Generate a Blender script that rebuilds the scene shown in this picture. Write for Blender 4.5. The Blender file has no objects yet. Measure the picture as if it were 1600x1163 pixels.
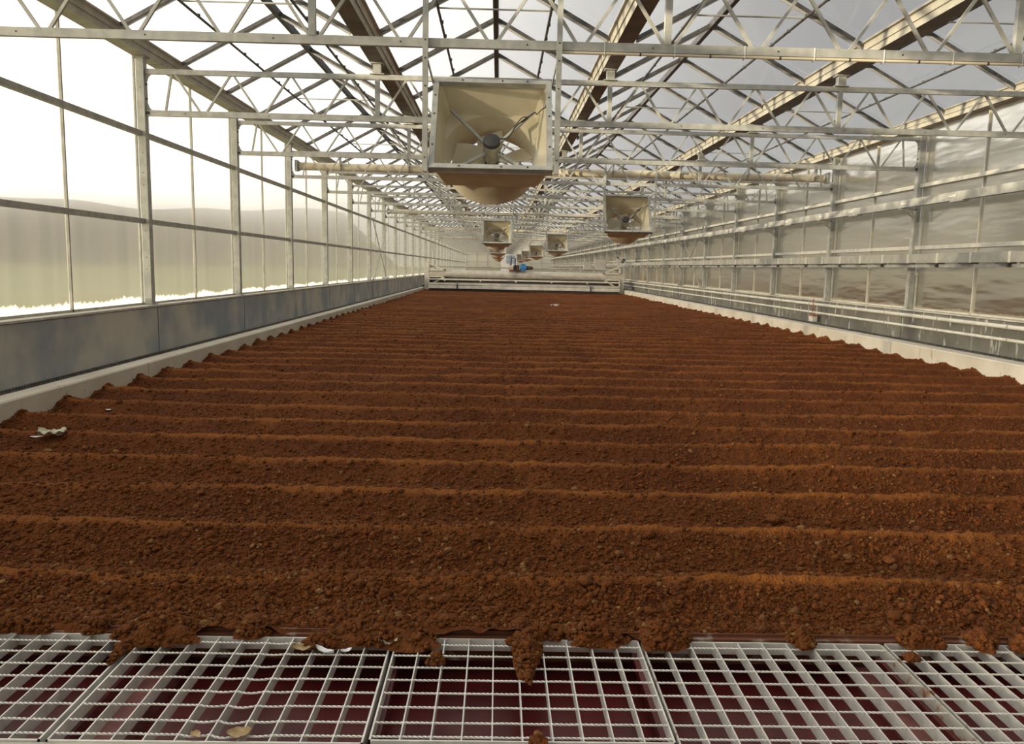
import bpy, math, random
import numpy as np
from mathutils import Vector, Matrix
random.seed(7); RNG = np.random.default_rng(7)
SC = bpy.context.scene
COL = SC.collection
R = math.radians

# ------------------------------------------------------------------ camera
CAM_H = 1.5
cam = bpy.data.cameras.new('camera'); camo = bpy.data.objects.new('camera', cam); COL.objects.link(camo)
cam.sensor_fit = 'HORIZONTAL'; cam.sensor_width = 36.0
cam.lens = 1241.94/1600*36.0
cam.clip_start = .05; cam.clip_end = 3000
pi_, ya_, ro_ = .1313, .0191, .0216
F = Vector((math.sin(ya_)*math.cos(pi_), math.cos(ya_)*math.cos(pi_), -math.sin(pi_)))
r0 = Vector((math.cos(ya_), -math.sin(ya_), 0)); u0 = r0.cross(F)
rr = math.cos(ro_)*r0 + math.sin(ro_)*u0; uu = -math.sin(ro_)*r0 + math.cos(ro_)*u0
m4 = Matrix((rr, uu, -F)).transposed().to_4x4(); m4.translation = (0, 0, CAM_H)
camo.matrix_world = m4
SC.camera = camo

# ------------------------------------------------------------------ world, sun, exposure
vs = SC.view_settings
vs.view_transform = 'Standard'; vs.look = 'None'; vs.gamma = 1; vs.use_curve_mapping = False
vs.exposure = -0.28
SUN_EL, SUN_AZ = R(6.5), R(30)                     # low sun on the left, a little behind the viewpoint
SUN_DIR = Vector((-math.cos(SUN_EL)*math.cos(SUN_AZ), -math.cos(SUN_EL)*math.sin(SUN_AZ), math.sin(SUN_EL)))
sun = bpy.data.lights.new('sun', 'SUN'); suno = bpy.data.objects.new('sun', sun); COL.objects.link(suno)
sun.energy = 8.5; sun.angle = R(1.2); sun.color = (1.0, .86, .62)
suno.rotation_euler = SUN_DIR.to_track_quat('Z', 'Y').to_euler()
suno.location = (-30, -10, 12)

W = bpy.data.worlds.new('sky'); SC.world = W; W.use_nodes = True
nt = W.node_tree; nt.nodes.clear()
def N(nt, t, **kw):
    n = nt.nodes.new(t)
    for k, v in kw.items():
        if k in n.inputs: n.inputs[k].default_value = v
        else: setattr(n, k, v)
    return n
def math_node(nt, op, a, b=None, c=None, clamp=False):
    n = nt.nodes.new('ShaderNodeMath'); n.operation = op; n.use_clamp = clamp
    for i, v in enumerate((a, b, c)):
        if v is None: continue
        if isinstance(v, (int, float)): n.inputs[i].default_value = v
        else: nt.links.new(v, n.inputs[i])
    return n.outputs[0]
def mixc(nt, fac, a, b, blend='MIX'):
    n = nt.nodes.new('ShaderNodeMix'); n.data_type = 'RGBA'; n.blend_type = blend
    for i, v in ((0, fac), (6, a), (7, b)):
        if isinstance(v, (int, float)): n.inputs[i].default_value = v
        elif isinstance(v, tuple): n.inputs[i].default_value = (*v, 1) if len(v) == 3 else v
        else: nt.links.new(v, n.inputs[i])
    return n.outputs[2]
def maprange(nt, v, a, b, c=0.0, d=1.0, interp='SMOOTHSTEP'):
    n = nt.nodes.new('ShaderNodeMapRange'); n.interpolation_type = interp
    nt.links.new(v, n.inputs[0])
    for i, x in enumerate((a, b, c, d)): n.inputs[i+1].default_value = x
    return n.outputs[0]
tc = N(nt, 'ShaderNodeTexCoord')
dot = nt.nodes.new('ShaderNodeVectorMath'); dot.operation = 'DOT_PRODUCT'
nt.links.new(tc.outputs['Generated'], dot.inputs[0])
dot.inputs[1].default_value = Vector((-.90, .12, .30)).normalized()
cl = N(nt, 'ShaderNodeTexNoise', Scale=2.2, Detail=2.0, Roughness=.5)
mp = N(nt, 'ShaderNodeMapping'); mp.inputs['Scale'].default_value = (1, 1, 2.2)
nt.links.new(tc.outputs['Generated'], mp.inputs[0]); nt.links.new(mp.outputs[0], cl.inputs['Vector'])
cloudy = maprange(nt, cl.outputs[0], .2, .8)
glow = maprange(nt, dot.outputs['Value'], -.15, .72)
grey = mixc(nt, cloudy, (.50, .505, .505), (.65, .65, .64))
skyc = mixc(nt, glow, grey, (2.25, 2.18, 2.06))
bg = N(nt, 'ShaderNodeBackground'); nt.links.new(skyc, bg.inputs[0]); bg.inputs[1].default_value = 1.0
wo = N(nt, 'ShaderNodeOutputWorld'); nt.links.new(bg.outputs[0], wo.inputs[0])

cy = SC.cycles
cy.max_bounces = 10; cy.diffuse_bounces = 4; cy.glossy_bounces = 3; cy.transmission_bounces = 6
cy.transparent_max_bounces = 24; cy.caustics_reflective = False; cy.caustics_refractive = True
cy.sample_clamp_indirect = 6.0; cy.use_denoising = True; cy.blur_glossy = 1.0

# ------------------------------------------------------------------ materials
def newmat(name):
    m = bpy.data.materials.new(name); m.use_nodes = True
    t = m.node_tree; t.nodes.clear()
    return m, t, N(t, 'ShaderNodeOutputMaterial')
def noisy(name, c1, c2, scale=6., rough=.5, metal=0., detail=5., bump=0., bscale=None, stretch=None, lo=.35, hi=.65, coord='Object', spec=.5):
    m, t, out = newmat(name)
    b = N(t, 'ShaderNodeBsdfPrincipled', Roughness=rough, Metallic=metal)
    b.inputs['Specular IOR Level'].default_value = spec
    tcn = N(t, 'ShaderNodeTexCoord'); g = N(t, 'ShaderNodeNewGeometry')
    mpn = N(t, 'ShaderNodeMapping')
    t.links.new(g.outputs['Position'], mpn.inputs[0])
    if stretch: mpn.inputs['Scale'].default_value = stretch
    nz = N(t, 'ShaderNodeTexNoise', Scale=scale, Detail=detail)
    t.links.new(mpn.outputs[0], nz.inputs['Vector'])
    col = mixc(t, maprange(t, nz.outputs[0], lo, hi), c1, c2)
    t.links.new(col, b.inputs['Base Color'])
    if bump:
        nb = N(t, 'ShaderNodeTexNoise', Scale=bscale or scale*4, Detail=4.)
        t.links.new(mpn.outputs[0], nb.inputs['Vector'])
        bp = N(t, 'ShaderNodeBump', Strength=bump, Distance=.01)
        t.links.new(nb.outputs[0], bp.inputs['Height']); t.links.new(bp.outputs[0], b.inputs['Normal'])
    t.links.new(b.outputs[0], out.inputs[0])
    return m
M = {}
M['galv'] = noisy('galvanised_steel', (.375, .38, .35), (.485, .485, .445), 9., .5, .15, bump=.05)
M['galv_dull'] = noisy('dull_galvanised_steel', (.36, .36, .325), (.47, .465, .415), 7., .55, .15)
M['dark_steel'] = noisy('dark_brown_anodised', (.055, .053, .052), (.10, .095, .09), 8., .5, .3)
M['rafter'] = noisy('rafter_aluminium', (.36, .36, .34), (.46, .455, .43), 7., .5, .2)
M['sunlit_tone_alu'] = noisy('sunlit_tone_aluminium', (.62, .60, .52), (.74, .71, .62), 6., .45, .1)  # right wall profiles: sunlight put into a paler colour; duct straps reuse it
M['gutter'] = noisy('gutter_aluminium', (.44, .42, .35), (.55, .52, .43), 5., .5, .15)
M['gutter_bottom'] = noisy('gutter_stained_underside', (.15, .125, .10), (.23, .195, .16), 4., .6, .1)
M['cream'] = noisy('cream_plastic', (.62, .56, .41), (.70, .645, .49), 3., .38)
M['cream_pipe'] = noisy('cream_pipe', (.66, .58, .42), (.74, .67, .50), 3., .42)
M['motor'] = noisy('motor_steel', (.55, .53, .49), (.68, .66, .60), 20., .3, .7)
M['cap'] = noisy('grey_motor_cap', (.03, .03, .03), (.045, .045, .045), 20., .5)
M['black'] = noisy('black_rubber', (.02, .02, .02), (.035, .033, .03), 20., .55)
M['bolt'] = noisy('dark_bolt', (.05, .045, .04), (.08, .07, .06), 30., .5, .5)
M['white_pipe'] = noisy('white_pipe', (.62, .59, .50), (.72, .70, .62), 6., .4)
M['duct'] = noisy('duct_sheet_metal', (.42, .41, .35), (.50, .485, .42), 5., .5, .3)
M['concrete'] = noisy('grey_concrete', (.27, .30, .315), (.54, .50, .42), 1.3, .85, detail=8., bump=.15, bscale=25, lo=.3, hi=.7)
M['machine'] = noisy('machine_painted_steel', (.52, .49, .43), (.64, .61, .54), 3., .45, .1)
M['machine_dark'] = noisy('machine_dark', (.035, .025, .02), (.07, .05, .04), 6., .7)
M['blue'] = noisy('blue_motor_paint', (.03, .16, .42), (.05, .24, .52), 10., .4)
M['red'] = noisy('rust_red_paint', (.30, .08, .05), (.38, .12, .07), 10., .5)
M['cabinet'] = noisy('cabinet_grey', (.48, .46, .40), (.54, .52, .46), 6., .45)
M['rib'] = noisy('faded_red_steel', (.16, .05, .045), (.24, .085, .07), 9., .6)
M['pit'] = noisy('dark_red_painted_steel', (.070, .009, .009), (.118, .017, .016), 3., .35, detail=7., spec=.4)
M['grate'] = noisy('grating_steel', (.64, .63, .58), (.78, .76, .70), 14., .38, .25, detail=6., bump=.03)
M['grate_rust'] = noisy('grating_edge_rusty', (.55, .53, .47), (.30, .15, .07), 18., .5, .3, lo=.52, hi=.66)
M['slab'] = noisy('pale_concrete_slab', (.46, .43, .36), (.60, .57, .49), 6., .85, bump=.3, bscale=40)
M['dirty_edge'] = noisy('soil_caked_steel', (.115, .035, .012), (.34, .30, .24), 9., .8, lo=.55, hi=.72)
M['leaf'] = noisy('dry_leaf', (.30, .20, .09), (.46, .34, .18), 30., .7)
M['bag'] = noisy('dirty_plastic', (.34, .31, .20), (.55, .52, .40), 18., .45)
M['paper'] = noisy('white_scrap', (.70, .71, .72), (.85, .85, .84), 15., .6)
M['sticker'] = noisy('white_sticker', (.72, .70, .64), (.82, .80, .74), 15., .5)
M['ink'] = noisy('sticker_ink', (.03, .03, .03), (.05, .05, .05), 15., .5)
M['window_blue'] = noisy('bluish_window_glass', (.25, .38, .48), (.38, .50, .58), 2., .15)
M['white_paint'] = noisy('white_painted_frame', (.78, .78, .76), (.86, .86, .84), 2., .5)
M['grass'] = noisy('field_grass', (.13, .15, .045), (.22, .22, .09), .08, .9)
M['earth'] = noisy('bare_earth', (.085, .070, .050), (.14, .115, .08), .06, .9)
M['hill'] = noisy('hazy_wooded_hill', (.085, .08, .072), (.115, .11, .098), .01, 1.)
M['hill2'] = noisy('dark_wooded_slope', (.035, .033, .027), (.07, .062, .045), .05, 1.)

def curb_mat(name, c1, c2, stain, dens):
    m, t, out = newmat(name)
    b = N(t, 'ShaderNodeBsdfPrincipled', Roughness=.8)
    g = N(t, 'ShaderNodeNewGeometry')
    mpn = N(t, 'ShaderNodeMapping'); mpn.inputs['Scale'].default_value = (1, 1, .22)
    t.links.new(g.outputs['Position'], mpn.inputs[0])
    n1 = N(t, 'ShaderNodeTexNoise', Scale=1.3, Detail=4.); t.links.new(g.outputs['Position'], n1.inputs['Vector'])
    n2 = N(t, 'ShaderNodeTexNoise', Scale=9., Detail=6.); t.links.new(mpn.outputs[0], n2.inputs['Vector'])
    n3 = N(t, 'ShaderNodeTexNoise', Scale=22., Detail=2.); t.links.new(g.outputs['Position'], n3.inputs['Vector'])
    c = mixc(t, maprange(t, n1.outputs[0], .3, .7), c1, c2)
    c = mixc(t, maprange(t, n2.outputs[0], dens, dens+.10, 0, .8), c, stain)
    c = mixc(t, maprange(t, n3.outputs[0], .72, .76), c, (.06, .05, .04))
    t.links.new(c, b.inputs['Base Color'])
    bp = N(t, 'ShaderNodeBump', Strength=.15, Distance=.01); t.links.new(n3.outputs[0], bp.inputs['Height']); t.links.new(bp.outputs[0], b.inputs['Normal'])
    t.links.new(b.outputs[0], out.inputs[0]); return m
M['curb'] = curb_mat('cream_concrete_curb', (.55, .50, .40), (.66, .61, .51), (.36, .31, .23), .62)
M['plinth_right'] = curb_mat('stained_concrete_plinth', (.125, .12, .10), (.21, .20, .165), (.62, .60, .54), .58)

def poly_mat(name, frost_top, mk0, mk1, dif, tint, tlc):
    """Twin-wall polycarbonate: partly see-through, partly milky, wavy and shiny; bare milky fringe along its foot."""
    m, t, out = newmat(name)
    g = N(t, 'ShaderNodeNewGeometry'); sp = N(t, 'ShaderNodeSeparateXYZ'); t.links.new(g.outputs['Position'], sp.inputs[0])
    mj = N(t, 'ShaderNodeMapping'); mj.inputs['Scale'].default_value = (0, 14., .8); t.links.new(g.outputs['Position'], mj.inputs[0])
    nj = N(t, 'ShaderNodeTexNoise', Scale=1., Detail=5., Roughness=.65); t.links.new(mj.outputs[0], nj.inputs['Vector'])
    ml = N(t, 'ShaderNodeMapping'); ml.inputs['Scale'].default_value = (0, 1.1, 0); t.links.new(g.outputs['Position'], ml.inputs[0])
    nl = N(t, 'ShaderNodeTexNoise', Scale=1., Detail=1.); t.links.new(ml.outputs[0], nl.inputs['Vector'])
    edge = math_node(t, 'ADD', .87, math_node(t, 'MULTIPLY', nj.outputs[0], math_node(t, 'MULTIPLY', nl.outputs[0], frost_top)))
    frost = maprange(t, math_node(t, 'SUBTRACT', edge, sp.outputs['Z']), -.025, .03)
    ms = N(t, 'ShaderNodeMapping'); ms.inputs['Scale'].default_value = (0, 3.5, .10); t.links.new(g.outputs['Position'], ms.inputs[0])
    ns = N(t, 'ShaderNodeTexNoise', Scale=1., Detail=5.); t.links.new(ms.outputs[0], ns.inputs['Vector'])
    milky = maprange(t, ns.outputs[0], .25, .75, mk0, mk1)
    milky = math_node(t, 'MAXIMUM', milky, math_node(t, 'MULTIPLY', frost, .97))
    # wavy surface
    mw = N(t, 'ShaderNodeMapping'); mw.inputs['Scale'].default_value = (.3, .35, 1.9); t.links.new(g.outputs['Position'], mw.inputs[0])
    nw = N(t, 'ShaderNodeTexNoise', Scale=1.6, Detail=2.5); t.links.new(mw.outputs[0], nw.inputs['Vector'])
    bp = N(t, 'ShaderNodeBump', Strength=.9, Distance=.016); t.links.new(nw.outputs[0], bp.inputs['Height'])
    tr = N(t, 'ShaderNodeBsdfTransparent'); tr.inputs[0].default_value = (*tint, 1)
    rf = N(t, 'ShaderNodeBsdfRefraction', Roughness=.42, IOR=1.06); rf.inputs[0].default_value = (*tint, 1)
    tl = N(t, 'ShaderNodeBsdfTranslucent'); tl.inputs[0].default_value = (*tlc, 1)
    gl = N(t, 'ShaderNodeBsdfGlossy', Roughness=.17); gl.inputs[0].default_value = (.95, .93, .88, 1)
    t.links.new(bp.outputs[0], gl.inputs['Normal'])
    a = N(t, 'ShaderNodeMixShader'); a.inputs[0].default_value = .68
    t.links.new(tr.outputs[0], a.inputs[1]); t.links.new(rf.outputs[0], a.inputs[2])
    b = N(t, 'ShaderNodeMixShader'); t.links.new(milky, b.inputs[0])
    df = N(t, 'ShaderNodeBsdfDiffuse'); df.inputs[0].default_value = (.76, .66, .46, 1)
    td = N(t, 'ShaderNodeMixShader'); td.inputs[0].default_value = dif
    t.links.new(tl.outputs[0], td.inputs[1]); t.links.new(df.outputs[0], td.inputs[2])
    t.links.new(a.outputs[0], b.inputs[1]); t.links.new(td.outputs[0], b.inputs[2])
    fr = N(t, 'ShaderNodeLayerWeight', Blend=.22); t.links.new(bp.outputs[0], fr.inputs['Normal'])
    fac = maprange(t, fr.outputs['Fresnel'], 0., 1., .05, .60, 'LINEAR')
    c = N(t, 'ShaderNodeMixShader'); t.links.new(fac, c.inputs[0])
    t.links.new(b.outputs[0], c.inputs[1]); t.links.new(gl.outputs[0], c.inputs[2])
    t.links.new(c.outputs[0], out.inputs[0]); return m
M['poly_left'] = poly_mat('polycarbonate_left', .30, .11, .15, .15, (.86, .845, .80), (.80, .77, .70))
M['poly_right'] = poly_mat('polycarbonate_right', .16, .22, .30, .8, (.50, .47, .37), (.82, .73, .55))

def roof_mat():
    m, t, out = newmat('roof_glass')
    tr = N(t, 'ShaderNodeBsdfTransparent'); tr.inputs[0].default_value = (.985, .985, .98, 1)
    tl = N(t, 'ShaderNodeBsdfTranslucent'); tl.inputs[0].default_value = (.9, .89, .86, 1)
    gl = N(t, 'ShaderNodeBsdfGlossy', Roughness=.12)
    a = N(t, 'ShaderNodeMixShader'); a.inputs[0].default_value = .03
    t.links.new(tr.outputs[0], a.inputs[1]); t.links.new(tl.outputs[0], a.inputs[2])
    fr = N(t, 'ShaderNodeLayerWeight', Blend=.25)
    fac = maprange(t, fr.outputs['Fresnel'], 0., 1., .01, .18, 'LINEAR')
    c = N(t, 'ShaderNodeMixShader'); t.links.new(fac, c.inputs[0])
    t.links.new(a.outputs[0], c.inputs[1]); t.links.new(gl.outputs[0], c.inputs[2])
    t.links.new(c.outputs[0], out.inputs[0]); return m
M['roof_glass'] = roof_mat()

def soil_mat(name, crumbs=False):
    m, t, out = newmat(name)
    b = N(t, 'ShaderNodeBsdfPrincipled', Roughness=.92); b.inputs['Specular IOR Level'].default_value = .15
    g = N(t, 'ShaderNodeNewGeometry')
    n1 = N(t, 'ShaderNodeTexNoise', Scale=1.1, Detail=4.); n2 = N(t, 'ShaderNodeTexNoise', Scale=38., Detail=5.)
    v = N(t, 'ShaderNodeTexVoronoi', Scale=75.)
    for n in (n1, n2, v): t.links.new(g.outputs['Position'], n.inputs['Vector'])
    c = mixc(t, maprange(t, n2.outputs[0], .3, .7), (0.09425, 0.02419, 0.005355) if crumbs else (0.05565, 0.01389, 0.002999), (0.202, 0.06093, 0.0125) if crumbs else (0.1212, 0.03405, 0.006783))
    c = mixc(t, maprange(t, n1.outputs[0], .35, .68, 0, .55), c, (0.1436, 0.04301, 0.008568))
    if crumbs:
        c = mixc(t, maprange(t, g.outputs['Random Per Island'], 0, 1, 0., .7, 'LINEAR'), c, (0.1212, 0.05018, 0.01714))
        c = mixc(t, maprange(t, g.outputs['Random Per Island'], .93, 1., 0., .6, 'LINEAR'), c, (0.359, 0.2061, 0.07854))
    else:
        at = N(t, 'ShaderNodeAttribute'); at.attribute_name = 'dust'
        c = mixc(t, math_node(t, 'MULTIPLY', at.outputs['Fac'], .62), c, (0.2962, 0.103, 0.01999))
    t.links.new(c, b.inputs['Base Color'])
    bp = N(t, 'ShaderNodeBump', Strength=.8, Distance=.012)
    bp2 = N(t, 'ShaderNodeBump', Strength=.6, Distance=.006)
    t.links.new(v.outputs['Distance'], bp.inputs['Height']); bp.invert = True
    t.links.new(n2.outputs[0], bp2.inputs['Height'])
    t.links.new(bp.outputs[0], bp2.inputs['Normal']); t.links.new(bp2.outputs[0], b.inputs['Normal'])
    t.links.new(b.outputs[0], out.inputs[0]); return m
M['soil'] = soil_mat('rust_brown_soil'); M['crumb'] = soil_mat('rust_brown_crumbs', True)

# ------------------------------------------------------------------ mesh helpers
class MB:
    def __init__(s): s.v = []; s.f = []; s.mi = []
    def add(s, vs, fs, mi=0):
        o = len(s.v); s.v += [tuple(p) for p in vs]; s.f += [tuple(i+o for i in f) for f in fs]; s.mi += [mi]*len(fs)
    def box(s, x0, x1, y0, y1, z0, z1, mi=0):
        s.add([(x, y, z) for x in (x0, x1) for y in (y0, y1) for z in (z0, z1)],
              [(0, 1, 3, 2), (4, 6, 7, 5), (0, 4, 5, 1), (2, 3, 7, 6), (0, 2, 6, 4), (1, 5, 7, 3)], mi)
    def frame(s, p, q, up=(0, 0, 1)):
        p, q = Vector(p), Vector(q); d = (q-p).normalized(); up = Vector(up)
        if abs(d.dot(up)) > .98: up = Vector((0, 1, 0))
        a = d.cross(up).normalized(); return p, q, a, a.cross(d)
    def bar(s, p, q, w, h, up=(0, 0, 1), mi=0):
        p, q, a, b = s.frame(p, q, up)
        pts = [e + a*(i*w/2) + b*(j*h/2) for e in (p, q) for i, j in ((-1, -1), (1, -1), (1, 1), (-1, 1))]
        s.add(pts, [(3, 2, 1, 0), (4, 5, 6, 7), (0, 1, 5, 4), (1, 2, 6, 5), (2, 3, 7, 6), (3, 0, 4, 7)], mi)
    def tube(s, pts, r, n=10, mi=0, cap=True):
        pts = [Vector(p) for p in pts]; rs = r if isinstance(r, (list, tuple)) else [r]*len(pts)
        rings = []; prev = None
        for i, p in enumerate(pts):
            d = (pts[min(i+1, len(pts)-1)] - pts[max(i-1, 0)]).normalized()
            ref = Vector((0, 0, 1)) if abs(d.z) < .95 else Vector((0, 1, 0))
            a = d.cross(ref).normalized(); b = a.cross(d)
            rings.append([p + (a*math.cos(2*math.pi*k/n) + b*math.sin(2*math.pi*k/n))*rs[i] for k in range(n)])
        vs = [v for r_ in rings for v in r_]; fs = []
        for i in range(len(pts)-1):
            for k in range(n): fs.append((i*n+k, i*n+(k+1) % n, (i+1)*n+(k+1) % n, (i+1)*n+k))
        if cap: fs += [tuple(range(n))[::-1], tuple((len(pts)-1)*n+k for k in range(n))]
        s.add(vs, fs, mi)
    def prism(s, prof, y0, y1, mi=0, closed=True):
        """profile in x,z extruded along y"""
        n = len(prof)
        vs = [(x, y0, z) for x, z in prof] + [(x, y1, z) for x, z in prof]
        fs = [(i, (i+1) % n, (i+1) % n+n, i+n) for i in range(n)]
        if closed: fs += [tuple(range(n))[::-1], tuple(range(n, 2*n))]
        s.add(vs, fs, mi)
    def prismx(s, prof, x0, x1, mi=0):
        """profile in y,z extruded along x"""
        n = len(prof)
        vs = [(x0, y, z) for y, z in prof] + [(x1, y, z) for y, z in prof]
        fs = [(i, (i+1) % n, (i+1) % n+n, i+n) for i in range(n)] + [tuple(range(n))[::-1], tuple(range(n, 2*n))]
        s.add(vs, fs, mi)
    def mesh(s, name, mats, smooth=False):
        me = bpy.data.meshes.new(name); me.from_pydata([tuple(v) for v in s.v], [], s.f)
        for m in (mats if isinstance(mats, (list, tuple)) else [mats]): me.materials.append(m)
        me.polygons.foreach_set('material_index', s.mi)
        me.update()
        if smooth:
            me.polygons.foreach_set('use_smooth', [True]*len(me.polygons))
            try: me.set_sharp_from_angle(angle=R(40))
            except Exception: pass
        return me
    def build(s, name, mats, parent=None, smooth=False):
        o = bpy.data.objects.new(name, s.mesh(name, mats, smooth)); COL.objects.link(o)
        if parent: o.parent = parent
        return o
def tag(o, label=None, cat=None, group=None, kind=None):
    if label: o['label'] = label
    if cat: o['category'] = cat
    if group: o['group'] = group
    if kind: o['kind'] = kind
    return o
def empty(name, loc=(0, 0, 0), rot=(0, 0, 0)):
    o = bpy.data.objects.new(name, None); COL.objects.link(o); o.location = loc; o.rotation_euler = rot; o.empty_display_size = .1
    return o
def kids(o): return [c for c in ALL_CHILD.get(o.name, [])]
def copy_tree(o, parent=None):
    c = o.copy(); COL.objects.link(c)
    if parent: c.parent = parent
    for ch in list(o.children): copy_tree(ch, c)
    return c
ORD = ['', 'first', 'second', 'third', 'fourth', 'fifth', 'sixth', 'seventh', 'eighth', 'ninth', 'tenth', 'eleventh', 'twelfth', 'thirteenth',
       'fourteenth', 'fifteenth', 'sixteenth', 'seventeenth', 'eighteenth', 'nineteenth', 'twentieth']
def box_obj(name, mat, *b, parent=None):
    m = MB(); m.box(*b); return m.build(name, mat, parent)

# ------------------------------------------------------------------ dimensions (metres; z = 0 is the soil level)
XL, XR, SPAN = -5.096, 8.175, 3.318
GX = [XL + SPAN*i for i in range(5)]
Y0, BAY, K0, K1 = 11.78, 4.0, -1, 28                # truss k stands at Y0 + BAY*k
def YK(k): return Y0 + BAY*k
YA, YB = -8.2, YK(28)                               # ends of the house
ZB, ZT = 3.56, 4.13                                 # truss chords
ZG0, ZG1, ZRIDGE = 4.33, 4.50, 5.27
PL, PR = -5.20, 8.28                                # wall sheet planes
SX0, SX1 = -4.40, 7.43                              # soil bed between the curbs
YS = 3.070                                          # near edge of the soil bed

# ------------------------------------------------------------------ outdoors
o = MB(); o.box(-900, PL-.05, -300, 900, -1.0, -.35); tag(o.build('ground', M['grass']), 'green field outside beyond the left glazed wall', 'ground', kind='structure')
o = MB(); o.box(PR+.05, 600, -300, 900, -1.0, -.35); tag(o.build('ground', M['earth']), 'dark bare ground outside beyond the right glazed wall', 'ground', kind='structure')
o = MB(); o.box(PL-.05, PR+.05, YB+.3, 900, -1.0, -.35); tag(o.build('ground', M['grass']), 'ground outside beyond the far end wall', 'ground', kind='structure')
def hill(name, label, mat, rad, depth, az0, az1, hfun, n=160, m_=12):
    """a long rise on an arc around the house, seen from azimuth az0 to az1 (degrees from straight ahead)"""
    m = MB(); vs = []; fs = []
    for i in range(m_+1):
        for j in range(n+1):
            az = R(az0+(az1-az0)*j/n); r_ = rad+depth*i/m_
            e = min(1, j/8, (n-j)/8)
            vs.append((r_*math.sin(az), r_*math.cos(az), -.6 + hfun(math.degrees(az))*e*math.sin(math.pi*min(1, i/m_*.75+.0))**.7))
    for i in range(m_):
        for j in range(n): a = i*(n+1)+j; fs.append((a, a+n+1, a+n+2, a+1))
    m.add(vs, fs); return tag(m.build(name, mat, smooth=True), label, 'hill', kind='structure')
hill('hills', 'hazy grey hills beyond the left glazed wall', M['hill'], 300, 260, -85, -7, lambda a: 29.5 + 1.3*math.sin(a*.35) + .8*math.sin(a*.9+1))
hill('hills', 'dark wavy slope beyond the right glazed wall', M['hill2'], 34, 40, 12, 80, lambda a: 2.15 + .22*math.sin(a*.55) + .16*math.sin(a*1.3+1))
o = MB(); o.box(-290, -88, -200, 500, -.40, -.30); tag(o.build('ground', M['earth']), 'dark ploughed strip beyond the green field on the left', 'ground', kind='structure')

# ------------------------------------------------------------------ floor, pit, plinths, curbs
o = MB(); o.box(PL, PR, YA, 2.30, -.30, -.012); tag(o.build('floor', M['slab']), 'pale concrete floor in front of the steel grating', 'floor', kind='structure')
o = MB(); o.box(SX0-.3, SX1+.3, 3.19, YB, -.35, -.14); tag(o.build('floor', M['slab']), 'concrete floor under the soil bed', 'floor', kind='structure')
PZ = -.17
o = MB(); o.box(-4.4, 7.43, 2.28, 3.14, PZ-.05, PZ); o.box(-4.4, 7.43, 3.13, 3.16, PZ, -.06); o.box(-4.4, 7.43, 2.24, 2.298, PZ, -.06)
pit = o.build('floor', M['pit']); tag(pit, 'dark red painted pit floor seen through the grating', 'pit floor', kind='structure')
o = MB(); o.box(-4.40, 7.43, 3.072, 3.098, -.10, .004); o.box(-4.40, 7.43, 3.098, 3.104, -.10, .016); tag(o.build('trim_1', M['dirty_edge']), 'steel edge strip between grating and soil', 'edge strip', kind='structure')

o = MB(); o.prism([(-5.30, -.3), (-5.0, -.3), (-5.0, .80), (-5.02, .815), (-5.30, .815)], YA, YB)
wl = o.build('wall_left', M['concrete']); tag(wl, 'grey concrete plinth under the left glazed wall', 'wall', kind='structure')
o = MB(); o.prism([(8.38, -.3), (8.08, -.3), (8.08, .80), (8.10, .815), (8.38, .815)], YA, YB)
wr = o.build('wall_right', M['plinth_right']); tag(wr, 'stained grey concrete plinth under the right glazed wall', 'wall', kind='structure')
for side, x in ((-1, -5.0), (1, 8.08)):
    j = MB()
    for k in range(-1, 29): j.box(x-.004, x+.004, YK(k)-.006, YK(k)+.006, -.1, .80)
    jo = j.build('joint', M['cap'], wl if side < 0 else wr); 
# pale weather sill along each plinth
for nm, x0, x1, lab in (('trim_2', -5.26, -4.985, 'pale sill on top of the left plinth'), ('trim_3', 8.065, 8.34, 'pale sill on top of the right plinth')):
    o = MB(); o.box(x0, x1, YA, YB, .815, .84); tag(o.build(nm, M['slab']), lab, 'sill', kind='structure')
for nm, prof, lab in (('curb', [(SX0, -.3), (SX0, .195), (SX0-.012, .21), (SX0-.27, .21), (SX0-.28, .2), (SX0-.28, -.3)], 'cream concrete curb along the left side of the soil bed'),
                      ('curb', [(SX1, -.3), (SX1, .255), (SX1+.012, .27), (SX1+.36, .27), (SX1+.37, .26), (SX1+.37, -.3)], 'cream concrete curb along the right side of the soil bed')):
    o = MB(); o.prism(prof, 1.5, YB-.2)
    c = o.build(nm, M['curb']); tag(c, lab, 'curb', kind='structure')
# toothed steel racks on which the turning machine runs
def rack(x, z, lab):
    o = MB(); o.box(x-.022, x+.022, 1.6, YB-.4, z, z+.012)
    yy = 1.65
    while yy < 60: o.box(x-.02, x+.02, yy, yy+.025, z+.012, z+.034); yy += .05
    t = o.build('toothed_rack', M['dark_steel']); tag(t, lab, 'rack'); return t
rack(SX0-.245, .21, 'dark toothed rack strip along the left concrete curb')
rack(SX1+.335, .27, 'dark toothed rack strip along the right concrete curb')

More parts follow.
